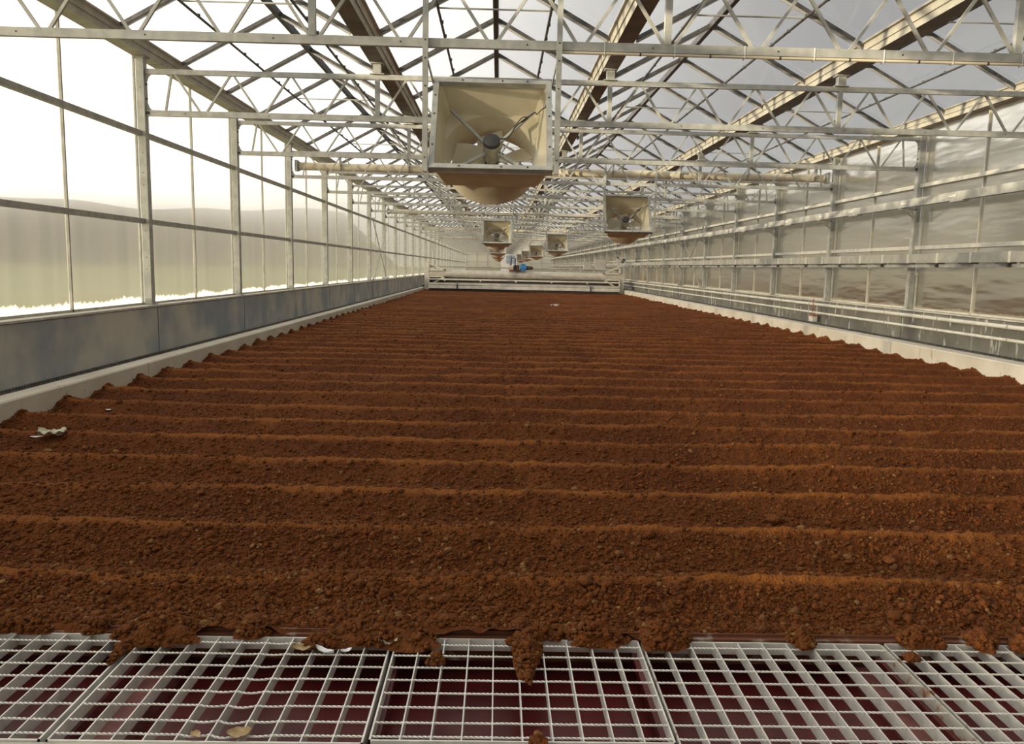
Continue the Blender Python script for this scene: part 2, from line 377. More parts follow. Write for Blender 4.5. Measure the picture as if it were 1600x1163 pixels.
# ------------------------------------------------------------------ glazed side walls: one bay per window
ZW0, ZW1 = .84, 4.42
def window_bay(n, side, k, label):
    x = PL if side < 0 else PR
    y0, y1 = YK(k-1), YK(k)
    m = MB()
    for a, b in ((y0+.03, (y0+y1)/2-.01), ((y0+y1)/2+.01, y1-.03)):
        m.add([(x, a, ZW0), (x, b, ZW0), (x, b, ZW1), (x, a, ZW1)], [(0, 1, 2, 3)])
    w = m.build('window_%d' % n, M['poly_left' if side < 0 else 'poly_right']); tag(w, label, 'window', kind='structure')
    s = 1 if side < 0 else -1
    e = MB(); ym = (y0+y1)/2; e.box(min(x-s*.01, x+s*.03), max(x-s*.01, x+s*.03), ym-.013, ym+.013, ZW0, ZW1)
    e.build('mullion', M['galv_dull' if side < 0 else 'sunlit_tone_alu'], w)
    e = MB()
    for yy in (y0+.035, y1-.035-.03): e.box(min(x-s*.01, x+s*.02), max(x-s*.01, x+s*.02), yy, yy+.03, ZW0, ZW1)
    e.box(min(x-s*.01, x+s*.03), max(x-s*.01, x+s*.03), y0, y1, ZW0-.002, ZW0+.03)
    e.build('edge_profile', M['galv' if side < 0 else 'sunlit_tone_alu'], w)
    return w
wn = 1
for side, nm in ((-1, 'left'), (1, 'right')):
    for k in range(-4, 29):
        vis = k + (1 if side < 0 else 0)            # first bay that shows in the picture
        if side < 0: i = k - 0 + 1                  # left: bay ending at truss 0 is the first in view
        else: i = k - 1 + 1
        if i < 1: lab = 'translucent sheet bay of the %s glazed wall beside the viewpoint' % nm
        elif i <= 20: lab = '%s translucent polycarbonate bay of the %s glazed wall from the near end' % (ORD[i], nm)
        else: lab = 'faint translucent bay near the far end of the %s glazed wall' % nm
        w = window_bay(wn, side, k, lab); wn += 1
        if i < 1 or i > 20: w['group'] = lab
for nm, x, z, lab, s in (('trim_4', PL+.055, .5442+1.5, 'middle horizontal rail of the left glazed wall', 1), ('trim_5', PL+.055, 1.776+1.5, 'upper horizontal rail of the left glazed wall', 1),
                      ('trim_6', PR-.055, .5442+1.5, 'middle horizontal rail of the right glazed wall', -1), ('trim_7', PR-.055, 1.743+1.5, 'upper horizontal rail of the right glazed wall', -1)):
    o = MB(); o.box(x-.035, x+.035, YA, YB, z-.035, z+.035)
    tag(o.build(nm, M['galv_dull' if s > 0 else 'sunlit_tone_alu']), lab, 'rail', kind='structure')

# rear wall behind the viewpoint and far end wall
def gable(name, y, label):
    m = MB()
    for i in range(4):
        a, b = GX[i], GX[i+1]; c = (a+b)/2
        m.add([(a, y, 0), (b, y, 0), (b, y, ZG1), (c, y, ZRIDGE), (a, y, ZG1)], [(0, 1, 2, 3, 4)])
    w = m.build(name, M['poly_right']); tag(w, label, 'wall', kind='structure'); return w
gable('wall_rear', YA, 'translucent end wall behind the viewpoint')
we = gable('wall_end', YB+.25, 'pale translucent wall at the far end of the greenhouse')
e = MB()
for x in GX + [GX[i]+SPAN/2 for i in range(4)]: e.box(x-.05, x+.05, YB+.12, YB+.2, 0, ZG1)
for z in (1.1, 2.2, 3.3): e.box(XL, XR, YB+.13, YB+.2, z-.04, z+.04)
e.build('framing', M['galv_dull'], we)
e = MB(); e.box(-4.0, .6, YB+.02, YB+.12, 3.55, 3.75); e.box(2.7, 6.0, YB+.02, YB+.12, 3.55, 3.7); e.build('dark_lintel', M['dark_steel'], we)
d = MB(); d.box(.30, 2.75, YB-.02, YB+.1, 0, 3.5); dr = d.build('door_1', M['white_paint']); tag(dr, 'white door with bluish window at the far end', 'door', kind='structure')
d = MB(); d.box(1.05, 2.5, YB-.05, YB-.02, 2.0, 3.25); dw = d.build('window_glass', M['window_blue'], dr)
d = MB()
for i in range(4): d.box(1.05+i*.4733, 1.09+i*.4733, YB-.07, YB-.05, 2.0, 3.25)
d.box(1.05, 2.5, YB-.07, YB-.05, 2.6, 2.64); d.build('glazing_bar', M['white_paint'], dr)

# ------------------------------------------------------------------ roof: four spans, two slopes each
EDGE = .19
rises = ZRIDGE-.05 - 4.46
def slope_pts(i, s):
    xc = (GX[i]+GX[i+1])/2
    xe = GX[i]+EDGE if s < 0 else GX[i+1]-EDGE
    return xe, xc
bar_me = {}
for i in range(4):
    for s in (-1, 1):
        xe, xc = slope_pts(i, s)
        nm = ('leftmost', 'second', 'third', 'rightmost')[i]
        m = MB(); n = 66
        ys = [YK(-5)+1+2*j for j in range(n+1) if YK(-5)+1+2*j <= YB+.3]
        for a, b in zip(ys[:-1], ys[1:]):
            m.add([(xe, a+.01, 4.515), (xe, b-.01, 4.515), (xc, b-.01, ZRIDGE+.02), (xc, a+.01, ZRIDGE+.02)], [(0, 1, 2, 3)])
        c = m.build('ceiling', M['roof_glass']); tag(c, 'glass roof slope, %s side of the %s roof span' % ('left' if s < 0 else 'right', nm), 'glass roof', kind='structure')
        b = MB(); L = math.hypot(xc-xe, ZRIDGE-.02-4.46)
        b.bar((xe-(xc-xe)*.0, 0, 4.465), (xc, 0, ZRIDGE-.015), .045, .05); b.bar((xe, 0, 4.435), (xc, 0, ZRIDGE-.045), .018, .03); b.bar((xe, .027, 4.475), (xc, .027, ZRIDGE-.005), .009, .05, mi=1); b.bar((xe, -.027, 4.475), (xc, -.027, ZRIDGE-.005), .009, .05, mi=1)
        me = b.mesh('glazing_bar', [M['rafter'], M['dark_steel']])
        for y in ys:
            g = bpy.data.objects.new('glazing_bar', me); COL.objects.link(g); g.parent = c; g.location = (0, y, 0)
        # mid-slope purlin with its clips
        b = MB(); xm, zm = (xe+xc)/2, (4.46+ZRIDGE)/2-.06
        b.tube([(xm, YA, zm), (xm, YB, zm)], .019, 8)
        for y in ys:
            b.box(xm-.02, xm+.02, y-.02, y+.02, zm, zm+.05)
            b.box(xm-.012, xm+.03, y+.66, y+.69, zm-.01, zm+.03); b.box(xm-.012, xm+.03, y+1.33, y+1.36, zm-.01, zm+.03)
        b.build('purlin', M['dark_steel'], c)
        if s < 0:
            b = MB(); b.prism([(xc-.035, ZRIDGE-.075), (xc+.035, ZRIDGE-.075), (xc+.045, ZRIDGE+.02), (xc-.045, ZRIDGE+.02)], YA, YB)
            b.build('ridge_bar', M['dark_steel'], c)
            b = MB(); xo = 2*xc-xm
            b.tube([(xm, 0, zm), (xo, 0, zm)], .012, 6); me = b.mesh('collar_tie', M['galv_dull'])
            for y in [10.83+6*q for q in range(-1, 19)]:
                g = bpy.data.objects.new('collar_tie', me); COL.objects.link(g); g.parent = c; g.location = (0, y, 0)
for i, x in enumerate(GX):
    out = MB()
    b0, t0 = .105, .185
    if i == 0: prof_l = prof_r = 1
    out.prism([(x-b0, ZG0), (x+b0, ZG0), (x+b0+.012, ZG0+.075), (x+b0+.03, ZG0+.075), (x+b0+.045, ZG0+.15), (x+t0, ZG0+.155), (x+t0, ZG1+.005),
               (x-t0, ZG1+.005), (x-t0, ZG0+.155), (x-b0-.045, ZG0+.15), (x-b0-.03, ZG0+.075), (x-b0-.012, ZG0+.075)], YA, YB)
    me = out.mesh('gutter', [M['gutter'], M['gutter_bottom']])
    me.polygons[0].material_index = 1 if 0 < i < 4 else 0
    g = bpy.data.objects.new('gutter', me); COL.objects.link(g)
    tag(g, ('cream roof gutter along the top of the left glazed wall', 'brown stained roof gutter, left of the nearest fan', 'brown stained roof gutter, right of the nearest fan',
            'sunlit cream roof gutter between the fans and the right wall', 'cream roof gutter along the top of the right glazed wall')[i], 'gutter', 'roof gutters')
    cb = MB()
    for k in range(-1, 29):
        for dy in (-1.0,): cb.box(x-b0-.004, x+b0+.004, YK(k)+.45, YK(k)+.455, ZG0-.003, ZG0+.07)
    cb.build('joint_seam', M['dark_steel'], g)

# ------------------------------------------------------------------ posts
def post_mesh(side):
    m = MB()
    m.box(-.0525, .0525, -.06, .06, .84, 4.33)
    return m.mesh('column', M['galv'])
def make_post(side, detail=True):
    r = empty('steel_post')
    o = bpy.data.objects.new('column', post_mesh(side)); COL.objects.link(o); o.parent = r
    m = MB(); m.box(-.085, .085, -.10, .10, .83, .845)
    for a in (-.065, .065):
        for b in (-.08, .08): m.tube([(a, b, .845), (a, b, .865)], .01, 6)
    m.build('base_plate', M['galv_dull'], r)
    m = MB()
    for z in (1.35, 1.52, 1.90, 2.55, 2.72, 3.0, 3.9): m.box(-.006, .006, -.064, -.06, z, z+.012)
    s = -side
    for z in (.5442+1.5, 1.776+1.5): m.box(-.0525*1-.03 if side < 0 else .0525, -.0525 if side < 0 else .0525+.03, -.03, .03, z-.03, z+.03)
    for z in (3.75, 3.95): m.box(s*.0525 if s > 0 else -.075, .075 if s > 0 else -.0525, -.012, .012, z, z+.015)
    m.build('bolts', M['bolt'], r)
    m = MB(); m.box(-.09, .09, -.08, .08, 4.31, 4.335); m.build('cap_plate', M['galv_dull'], r)
    return r
for side, x, nm in ((-1, XL-.01, 'left'), (1, XR+.01, 'right')):
    proto = None
    for k in range(-1, 29):
        if proto is None: p = proto = make_post(side)
        else: p = copy_tree(proto)
        p.location = (x, YK(k), 0)
        i = k+1 if side < 0 else k                    # count from the nearest that shows
        if i < 1: lab = 'galvanised post of the %s wall just outside the near edge of the view' % nm
        elif i <= 16: lab = 'galvanised steel post, %s from the near end of the %s glazed wall' % (ORD[i], nm)
        else: lab = 'tiny far galvanised post near the end of the %s glazed wall' % nm
        tag(p, lab, 'post', 'steel posts along the %s wall' % nm if i > 16 or i < 1 else 'posts of the %s wall' % nm)

# ------------------------------------------------------------------ trusses
def truss_parts():
    """(name, material, MB) for one lattice girder at y = 0"""
    P = []
    a, b = XL+.05, XR-.05
    m = MB(); m.box(a, b, -.025, .025, ZB-.04, ZB+.04); P.append(('bottom_chord', 'galv', m))
    m = MB(); m.box(a, b, -.025, .025, ZT-.035, ZT+.035); P.append(('top_chord', 'galv', m))
    st = SPAN/4; zb, zt = ZB+.03, ZT-.025; g = .045
    n = 16
    for i in range(n):
        xb0, xt, xb1 = XL+.02+i*st, XL+.02+(i+.5)*st, XL+.02+(i+1)*st
        if i == 0: xb0 = XL+.27
        if i == n-1: xb1 = XR-.27
        m = MB(); m.bar((xb0+g, 0, zb), (xt-.022, 0, zt), .028, .028, (0, 1, 0)); P.append(('diagonal', 'galv', m))
        m = MB(); m.bar((xt+.022, 0, zt), (xb1-g, 0, zb), .028, .028, (0, 1, 0)); P.append(('diagonal', 'galv_dull', m))
    for x in GX[1:4]:
        m = MB(); m.box(x-.032, x+.032, -.03, .03, ZB+.035, ZT-.03); P.append(('vertical', 'galv', m))
        m = MB(); m.box(x-.055, x+.055, -.055, .055, ZT+.035, 4.31); m.box(x-.09, x+.09, -.08, .08, 4.305, 4.33); m.box(x-.10, x+.10, -.06, .06, ZT+.035, ZT+.047)
        P.append(('gutter_stub', 'galv', m))
    for s, x in ((1, a), (-1, b)):
        for z, d in ((ZB+.04, 1), (ZT-.035, -1)):
            m = MB(); pr = [(x, z), (x+s*.085, z)]
            for q in range(7):
                t = q/6*math.pi/2
                pr.append((x+s*(.085-.075*math.sin(t)*.8), z+d*(.09*(q/6)**1.3)))
            pr.append((x, z+d*.10)); m.prism(pr if s*d < 0 else pr[::-1], -.006, .006); P.append(('gusset', 'galv', m))
    m = MB()
    for x in [XL+.6+1.18*q for q in range(11)]: m.box(x-.007, x+.007, -.028, -.025, ZB-.007, ZB+.007)
    for s, x in ((1, a), (-1, b)): m.box(x-.0 if s > 0 else x-.05, x+.05 if s > 0 else x, -.03, -.025, ZB-.02, ZB+.02)
    P.append(('bolts', 'bolt', m))
    return P
proto = None; far_me = None
for k in range(-1, 29):
    if k <= 8:
        if proto is None:
            t = proto = empty('roof_truss')
            for nm, mt, m in truss_parts(): m.build(nm, M[mt], t)
        else: t = copy_tree(proto)
    else:
        if far_me is None:
            mm = MB()
            for nm, mt, m in truss_parts():
                mm.add(m.v, m.f)
            far_me = mm.mesh('roof_truss', M['galv'])
        t = bpy.data.objects.new('roof_truss', far_me); COL.objects.link(t)
    t.location = (0, YK(k), 0)
    i = k+2
    lab = ('nearest galvanised lattice truss crossing the top of the view' if i == 1 else
           '%s galvanised lattice truss from the near end, spanning both walls' % ORD[i] if i <= 14 else 'tiny far lattice truss crossing the hall near its end')
    tag(t, lab, 'truss', 'roof trusses across the hall' if i <= 14 else 'far roof trusses')

# cream tubes across the hall just behind some trusses
for q, k in enumerate((2, 6, 10, 14)):
    m = MB(); y = YK(k)+.20; z = 3.83
    pts = [(XL+.1, y, z), (XR-.1, y, z)]
    m.tube(pts, .095, 20)
    t = empty('shade_tube'); m.build('tube', M['cream_pipe'], t, smooth=True)
    for x in (XL+.14, XR-.14):
        m = MB(); m.box(x-.03, x+.03, y-.19, y-.03, z-.13, z+.13); m.tube([(x-.05, y, z), (x+.05, y, z)], .115, 14); m.build('end_bracket', M['galv_dull'], t)
    for x in [XL+1.2+1.66*j for j in range(8)]:
        m = MB(); m.box(x-.02, x+.02, y-.20, y-.085, z+.02, z+.30); m.tube([(x-.02, y, z), (x+.02, y, z)], .103, 14); m.build('hanger_clip', M['galv'], t)
    tag(t, ('long cream tube across the hall behind the fourth truss', 'long cream tube across the hall behind the eighth truss', 'long cream tube across the hall behind the twelfth truss',
            'faint long cream tube across the far part of the hall')[q], 'tube', 'cream tubes across the hall')

# diagonal wall braces
for side, x, nm in ((-1, XL-.02, 'left'), (1, XR+.02, 'right')):
    for k, far in ((5, 'near'), (12, 'far')):
        if True:
            t = empty('cross_brace'); s = -side
            a, b = YK(k)+.06, YK(k+1)-.06
            m = MB(); m.bar((x+s*.125, a, 3.25), (x+s*.125, b, .9), .03, .03); m.build('rod', M['galv_dull'], t)
            m = MB(); m.bar((x+s*.165, a, .9), (x+s*.165, b, 3.25), .03, .03); m.build('rod', M['galv_dull'], t)
            m = MB()
            for yy, zz in ((a, 3.25), (b, .9), (a, .9), (b, 3.25)): m.box(x+.108 if s > 0 else x-.185, x+.185 if s > 0 else x-.108, yy-.05, yy+.05, zz-.05, zz+.05)
            m.build('end_plate', M['galv_dull'], t)
            tag(t, 'crossed steel brace rods between %s wall posts, %s' % (nm, 'the nearer of two' if far == 'near' else 'the farther of two'), 'brace', 'cross braces of the %s wall' % nm)

# ------------------------------------------------------------------ fans
HW = .59                                             # half width of the square mouth
def fan_parts(parent):
    """local frame: mouth in the x-z plane at y = 0, air flows towards +y"""
    m = MB(); w, d = .055, .06
    for s in (-1, 1):
        m.box(-HW, HW, -.03, .03, s*HW-(w if s > 0 else 0), s*HW+(0 if s > 0 else w))
        m.box(s*HW-(w if s > 0 else 0), s*HW+(0 if s > 0 else w), -.0295, .03, -HW+w, HW-w)
        m.box(-HW, HW, -.03, .045, s*HW-(.006 if s > 0 else 0), s*HW+(0 if s > 0 else .006))
        m.box(s*HW-(.006 if s > 0 else 0), s*HW+(0 if s > 0 else .006), -.03, .045, -HW, HW)
    m.build('mouth_frame', M['galv'], parent)
    m = MB()
    for s in (-1, 1):
        for q in (-.3, .1, .35):
            m.tube([(q, -.037, s*(HW-.027)), (q, -.03, s*(HW-.027))], .009, 6); m.tube([(s*(HW-.027), -.037, q), (s*(HW-.027), -.03, q)], .009, 6)
    m.build('screws', M['bolt'], parent)
    # shroud: square tapered box, corner shelf, then a round bell
    nseg = 64; vs = []; fs = []
    h0 = HW-.05; rings = []
    def sq(t, h):
        c, s = math.cos(t), math.sin(t); k = h/max(abs(c), abs(s)); return (c*k, s*k)
    def ring(y, fn): rings.append([(fn(2*math.pi*(j+.5)/nseg), y) for j in range(nseg)])
    h0 = HW-.012
    ring(.025, lambda t: sq(t, h0-.012)); ring(.05, lambda t: sq(t, h0-.02)); ring(.36, lambda t: sq(t, h0-.105))
    def blend(f, h, r): return lambda t: tuple(a*(1-f)+b*f for a, b in zip(sq(t, h), (r*math.cos(t), r*math.sin(t))))
    def minr(h, r):
        def g(t):
            a = sq(t, h); la = math.hypot(*a); k = min(1, r/la); return (a[0]*k, a[1]*k)
        return g
    ring(.37, minr(h0-.108, .52)); ring(.378, minr(h0-.11, .478))
    for y, r in ((.42, .468), (.49, .456), (.56, .446), (.64, .44), (.70, .445)): ring(y, lambda t, r=r: (r*math.cos(t), r*math.sin(t)))
    def off(rg, e): return [((p[0]*(1+e), p[1]*(1+e)), y) for p, y in rg]
    allr = rings + [off(r_, .03) for r_ in rings[::-1]]
    for rg in allr: vs += [(p[0], y, p[1]) for p, y in rg]
    nr = len(allr)
    for i in range(nr):
        for j in range(nseg):
            a, b = i*nseg+j, i*nseg+(j+1) % nseg; i2 = (i+1) % nr
            fs.append((a, b, i2*nseg+(j+1) % nseg, i2*nseg+j))
    m = MB(); m.add(vs, fs); m.build('shroud', M['cream'], parent, smooth=True)
    # motor on four arms
    m = MB(); m.tube([(0, .25, 0), (0, .27, 0), (0, .50, 0), (0, .52, 0)], [.072, .079, .079, .07], 24)
    for q in range(12):
        t = 2*math.pi*q/12; m.bar((.081*math.cos(t), .28, .081*math.sin(t)), (.081*math.cos(t), .51, .081*math.sin(t)), .008, .008)
    mo = m.build('motor', M['motor'], parent, smooth=True)
    m = MB(); m.tube([(0, .215, 0), (0, .222, 0), (0, .265, 0)], [.070, .085, .087], 24); m.build('motor_cap', M['cap'], mo, smooth=True)
    m = MB(); m.tube([(0, .50, 0), (0, .54, 0)], .077, 20); m.build('motor_ring', M['black'], mo, smooth=True)
    for a in (45, 135, 225, 315):
        t = R(a); c, s = math.cos(t), math.sin(t)
        m = MB(); m.bar((c*.08, .36, s*.08), (c*.60, .25, s*.60), .028, .028, (0, 1, 0)); m.build('motor_arm', M['galv_dull'], parent)
    m = MB(); m.tube([(0, .54, 0), (0, .62, 0)], .07, 16); m.build('hub', M['cream'], parent, smooth=True)
    for q in range(5):
        t0 = R(22+72*q); vs, fs = [], []; nr_ = 7
        for e in (0, 1):
            for i in range(nr_):
                r_ = .06+.37*i/(nr_-1); wd = .085+.075*math.sin(math.pi*min(1, .25+.75*i/(nr_-1))*.75); tw = R(38-16*i/(nr_-1))
                for sgn in (-1, 1):
                    along = sgn*wd
                    ang = t0 + along*math.cos(tw)/max(r_, .14); y = .53 + along*math.sin(tw) + e*.006
                    y = .58 + max(-.1, min(.1, along*math.sin(tw))) + e*.008
                    vs.append((r_*math.cos(ang), y, r_*math.sin(ang)))
        n2 = 2*nr_
        for i in range(nr_-1):
            a = 2*i; fs += [(a, a+1, a+3, a+2), (n2+a+2, n2+a+3, n2+a+1, n2+a)]
            fs += [(a, a+2, n2+a+2, n2+a), (a+3, a+1, n2+a+1, n2+a+3)]
        fs += [(1, 0, n2, n2+1), (2*nr_-2, 2*nr_-1, n2+2*nr_-1, n2+2*nr_-2)]
        m = MB(); m.add(vs, fs); m.build('blade', M['cream'], parent, smooth=True)
    m = MB()
    cab = [(.07, .25, .05), (.16, .26, .07), (.24, .215, .18), (.30, .22, .26), (.37, .20, .31), (.43, .16, .33), (.45, .12, .27), (.50, .08, .30), (.55, .05, .31)]
    def smooth_path(p, n=6):
        P = [Vector(q) for q in p]; o_ = []
        for i in range(len(P)-1):
            a, b, c, d_ = P[max(i-1, 0)], P[i], P[i+1], P[min(i+2, len(P)-1)]
            for q in range(n):
                t = q/n; o_.append(.5*((2*b)+(c-a)*t+(2*a-5*b+4*c-d_)*t*t+(3*b-a-3*c+d_)*t**3))
        return o_+[P[-1]]
    m.tube(smooth_path(cab), .006, 6)
    m.tube(smooth_path([(.22, .21, .17), (.27, .18, .22), (.25, .17, .18), (.31, .18, .28), (.36, .17, .26), (.30, .18, .21), (.38, .18, .30)]), .005, 6)
    m.build('cable', M['black'], parent, smooth=True)
    m = MB(); m.tube([(.53, .05, .31), (.60, .05, .31)], .018, 8); m.build('cable_gland', M['black'], parent)
TILT = R(-32)
ZF = 2.40                                            # lower edge of the mouth
def make_fan():
    r = empty('circulation_fan')
    body = empty('fan_unit')                         # a carrier only so that the tilt is shared
    COL.objects.unlink(body); bpy.data.objects.remove(body)
    n0 = set(bpy.data.objects.keys())
    fan_parts(r)
    # tilt about the lower edge: bake into meshes so that parts sit straight under the root
    T = Matrix.Translation((0, 0, ZF)) @ Matrix.Rotation(TILT, 4, 'X') @ Matrix.Diagonal((1, 1, .95, 1)) @ Matrix.Translation((0, 0, HW))
    for c in list(r.children):
        c.data.transform(T)
        for g in c.children: g.data.transform(T)
    for s in (-1, 1):
        m = MB(); x = s*(HW+.032); m.box(x-.025, x+.025, -.03, .02, ZF-.02, ZT+.03)
        h = m.build('hanger', M['galv'], r)
        b = MB()
        for z in (ZF+.1, ZF+.75, ZB-.0, ZF+1.0): b.box(x-.007, x+.007, -.034, -.03, z, z+.014)
        b.build('bolts', M['bolt'], h)
        tx = s*(HW+.012)
        b = MB(); b.bar((s*(HW+.006), -.01+HW*1.9*.53, ZF+HW*1.9*.848-.03), (s*(HW+.006), .0, ZF+HW*1.9*.848+.02), .01, .04); b.build('tilt_strap', M['galv_dull'], r)
    return r
proto = make_fan()
spots = [(-.098, -1, 'largest cream circulation fan, hanging from the nearest truss'),
         (3.16, 2, 'cream circulation fan, second largest, hanging towards the right wall'),
         (-.098, 5, 'cream circulation fan below and behind the largest one'),
         (3.16, 8, 'small cream circulation fan hanging above and right of the blue machine motor'),
         (-.098, 11, 'far cream fan whose bowl shows just under the central small fan'),
         (3.16, 14, 'tiny cream fan to the left of the small fan above the machine'),
         (-.098, 17, 'tiny far fan hidden low behind the central fans'),
         (3.16, 20, 'tiny cream fan, last but one of the right hand row'),
         (-.098, 23, 'tiny farthest fan of the central row'),
         (3.16, 26, 'tiny farthest fan of the right hand row')]
for q, (x, k, lab) in enumerate(spots):
    f = proto if q == 0 else copy_tree(proto)
    f.location = (x, YK(k)-.06, 0); tag(f, lab, 'fan', 'circulation fans hanging from the trusses')

# conduit under the nearest truss
t = empty('conduit', (0, YK(-1), 0))
m = MB(); m.tube([(.55, -.012, ZB-.056), (8.0, -.012, ZB-.056)], .014, 10); m.build('pipe', M['cream_pipe'], t, smooth=True)
for q in range(11):
    x = .95+q*.66
    m = MB(); m.box(x-.004, x+.004, -.029, .028, ZB-.073, ZB+.043) if False else None
    mm = MB(); mm.box(x-.004, x+.004, -.030, -.026, ZB-.073, ZB+.045); mm.box(x-.004, x+.004, .026, .03, ZB-.073, ZB+.045); mm.box(x-.004, x+.004, -.03, .03, ZB-.075, ZB-.071); mm.box(x-.004, x+.004, -.03, .03, ZB+.041, ZB+.045)
    mm.build('zip_tie', M['paper'], t)
    mm = MB(); mm.tube([(x+.33, -.012, ZB-.056), (x+.345, -.012, ZB-.056)], .017, 8); mm.build('coupling', M['cap'], t)
tag(t, 'thin beige conduit tied under the nearest truss, right of the fan', 'conduit')

# ------------------------------------------------------------------ right wall services
t = empty('support_rail', (0, 0, 0))
m = MB(); xr = 7.85
m.prism([(xr-.05, 2.80), (xr+.05, 2.80), (xr+.05, 2.945), (xr-.05, 2.945)], 3, YB-1); m.build('rail', M['galv_dull'], t)
for k in range(-1, 29):
    y = YK(k)
    m = MB(); m.box(xr-.06, XR-.046, y-.13, y-.09, 2.765, 2.80); m.bar((xr+.02, y-.11, 2.77), (XR-.06, y-.11, 2.60), .03, .03); m.box(XR-.075, XR-.046, y-.13, y-.09, 2.56, 2.80)
    m.build('bracket', M['galv_dull'], t)
    if k <= 8:
        m = MB(); m.box(xr-.06, xr+.05, y-2.25, y-1.85, 2.775, 2.80); m.build('splice_plate', M['galv_dull'], t)
        for dy in (-.35, -2.0):
            m = MB(); m.box(xr-.053, xr-.05, y+dy, y+dy+.20, 2.865, 2.905); st = m.build('sticker', M['sticker'], t); st['label'] = 'white sticker with dark print'
            m = MB()
            for q in range(6): m.box(xr-.0545, xr-.053, y+dy+.02+q*.028, y+dy+.036+q*.028, 2.889, 2.899)
            m.build('print', M['ink'], st)
tag(t, 'upper steel rail on brackets along the right wall', 'rail')

t = empty('cable_duct', (0, 0, 0)); xd = 7.68
m = MB(); m.box(xd, xd+.12, 3, YB-1, 1.735, 1.895); m.build('casing', M['duct'], t)
m = MB(); m.box(xd+.03, xd+.09, 3, YB-1, 1.655, 1.705); m.build('under_rail', M['galv_dull'], t)
for q in range(0, 44):
    y = 3.96+q
    m = MB(); m.box(xd-.008, xd+.125, y-.03, y+.03, 1.73, 1.90); m.build('strap', M['sunlit_tone_alu'], t)
    m = MB(); m.box(xd-.03, xd+.13, y-.02, y+.30, 1.712, 1.728); 
    if q % 2 == 0: m.box(xd-.03, xd+.02, y-.02, y+.02, 1.66, 1.712)
    m.build('support_foot', M['dark_steel'], t)
m = MB()
for q in range(0, 160): m.box(xd-.003, xd, 4.1+q*.25, 4.112+q*.25, 1.762, 1.772)
m.build('rivets', M['bolt'], t)
for k in range(-1, 29):
    m = MB(); m.box(xd+.02, XR-.046, YK(k)-.03, YK(k)+.03, 1.705, 1.733); m.build('bracket', M['galv_dull'], t)
tag(t, 'panelled metal cable duct along the right wall above the plinth', 'duct')

for z, x, r_, lab in ((.735, 7.985, .035, 'upper pale pipe along the right concrete plinth'), (.53, 7.99, .026, 'lower pale pipe along the right concrete plinth')):
    t = empty('pipe_run'); m = MB(); m.tube([(x, 2.5, z), (x, YB-.5, z)], r_, 12); m.build('pipe', M['white_pipe'], t, smooth=True)
    for k in range(-1, 12):
        for dy in (.5, 2.5):
            y = YK(k)+dy
            m = MB(); m.box(x+r_*.6, 8.079, y-.015, y+.015, z-.02, z+.02); m.tube([(x, y-.012, z), (x, y+.012, z)], r_+.008, 12); m.build('pipe_clip', M['galv_dull'], t)
    tag(t, lab, 'pipe', 'pipes along the right plinth')
for q, (y, lab) in enumerate(((19.9, 'small box with rust red lid on the right plinth pipes, the nearer of two'), (48.0, 'small box with rust red lid on the right plinth, the farther of two'))):
    t = empty('valve_box', (7.93, y, 0))
    m = MB(); m.box(-.06, .06, -.12, .12, .31, .44); m.build('box', M['white_pipe'], t)
    m = MB(); m.box(-.07, .07, -.13, .13, .44, .47); m.build('lid', M['red'], t)
    m = MB(); m.tube([(0, 0, .47), (-.01, .05, .56), (-.02, -.05, .66), (-.02, .02, .80), (-.01, .0, .88)], .012, 6); m.build('hose', M['red'], t)
    tag(t, lab, 'box', 'boxes on the right plinth')

# ------------------------------------------------------------------ turning machine
YM = 47.6
t = empty('soil_turning_machine', (0, YM, 0)); xa, xb = SX0+.02, SX1-.02
tag(t, 'wide pale soil turning machine spanning the bed between the curbs', 'machine')
for s, x in ((1, xa), (-1, xb)):
    m = MB(); x0, x1 = (x, x+.26) if s > 0 else (x-.26, x)
    m.prismx([(-.3, .06), (.9, .06), (.9, 1.1), (.3, 1.72), (-.3, 1.72)], x0, x1); p = m.build('side_plate', M['machine'], t)
    m = MB(); m.tube([(x-s*.16, .1, .27), (x-s*.10, .1, .27)], .06, 14); m.tube([(x-s*.16, .75, .27), (x-s*.10, .75, .27)], .06, 14); m.build('drive_wheel', M['machine_dark'], p)
    for z0, z1, up in ((1.24, 1.62, True), (.32, .86, False)):
        m = MB(); xi = x+s*.26
        # triangular bracket with an open middle: three bars
        top, bot = z1, z0
        if up: a, b, c = (xi, top), (xi, bot), (xi+s*1.0, bot)
        else: a, b, c = (xi, top), (xi, bot), (xi+s*.95, top)
        for p0, p1 in ((a, b), (b, c), (c, a)): m.bar((p0[0], -.33, p0[1]), (p1[0], -.33, p1[1]), .08, .12, (0, 1, 0))
        m.build('bracket', M['white_pipe'], t)
m = MB(); m.tube([(xa+.26, -.05, 1.03), (xb-.26, -.05, 1.03)], .235, 24)
be = m.build('main_tube', M['machine'], t, smooth=True)
m = MB(); m.tube([(xa+.26, -.2, 1.45), (1.15, -.2, 1.45)], .045, 10); m.tube([(1.8, -.2, 1.45), (xb-.26, -.2, 1.45)], .045, 10); m.build('drive_shaft', M['galv_dull'], t, smooth=True)
m = MB(); m.tube([(xa+.26, -.42, .70), (xb-.26, -.42, .70)], .05, 10); m.build('front_pipe', M['white_pipe'], t, smooth=True)
for x in [xa+1.2+2.1*q for q in range(5)]:
    m = MB(); m.box(x-.05, x+.05, -.48, -.40, .60, .68); m.build('nozzle', M['white_pipe'], t)
m = MB(); m.prismx([(-.15, .53), (-.45, .49), (-.62, .42), (-.60, .34), (-.66, .30), (-.70, .18), (-.62, .17), (.6, .17), (.7, .53)], xa+.27, xb-.27); m.build('hood', M['machine'], t)
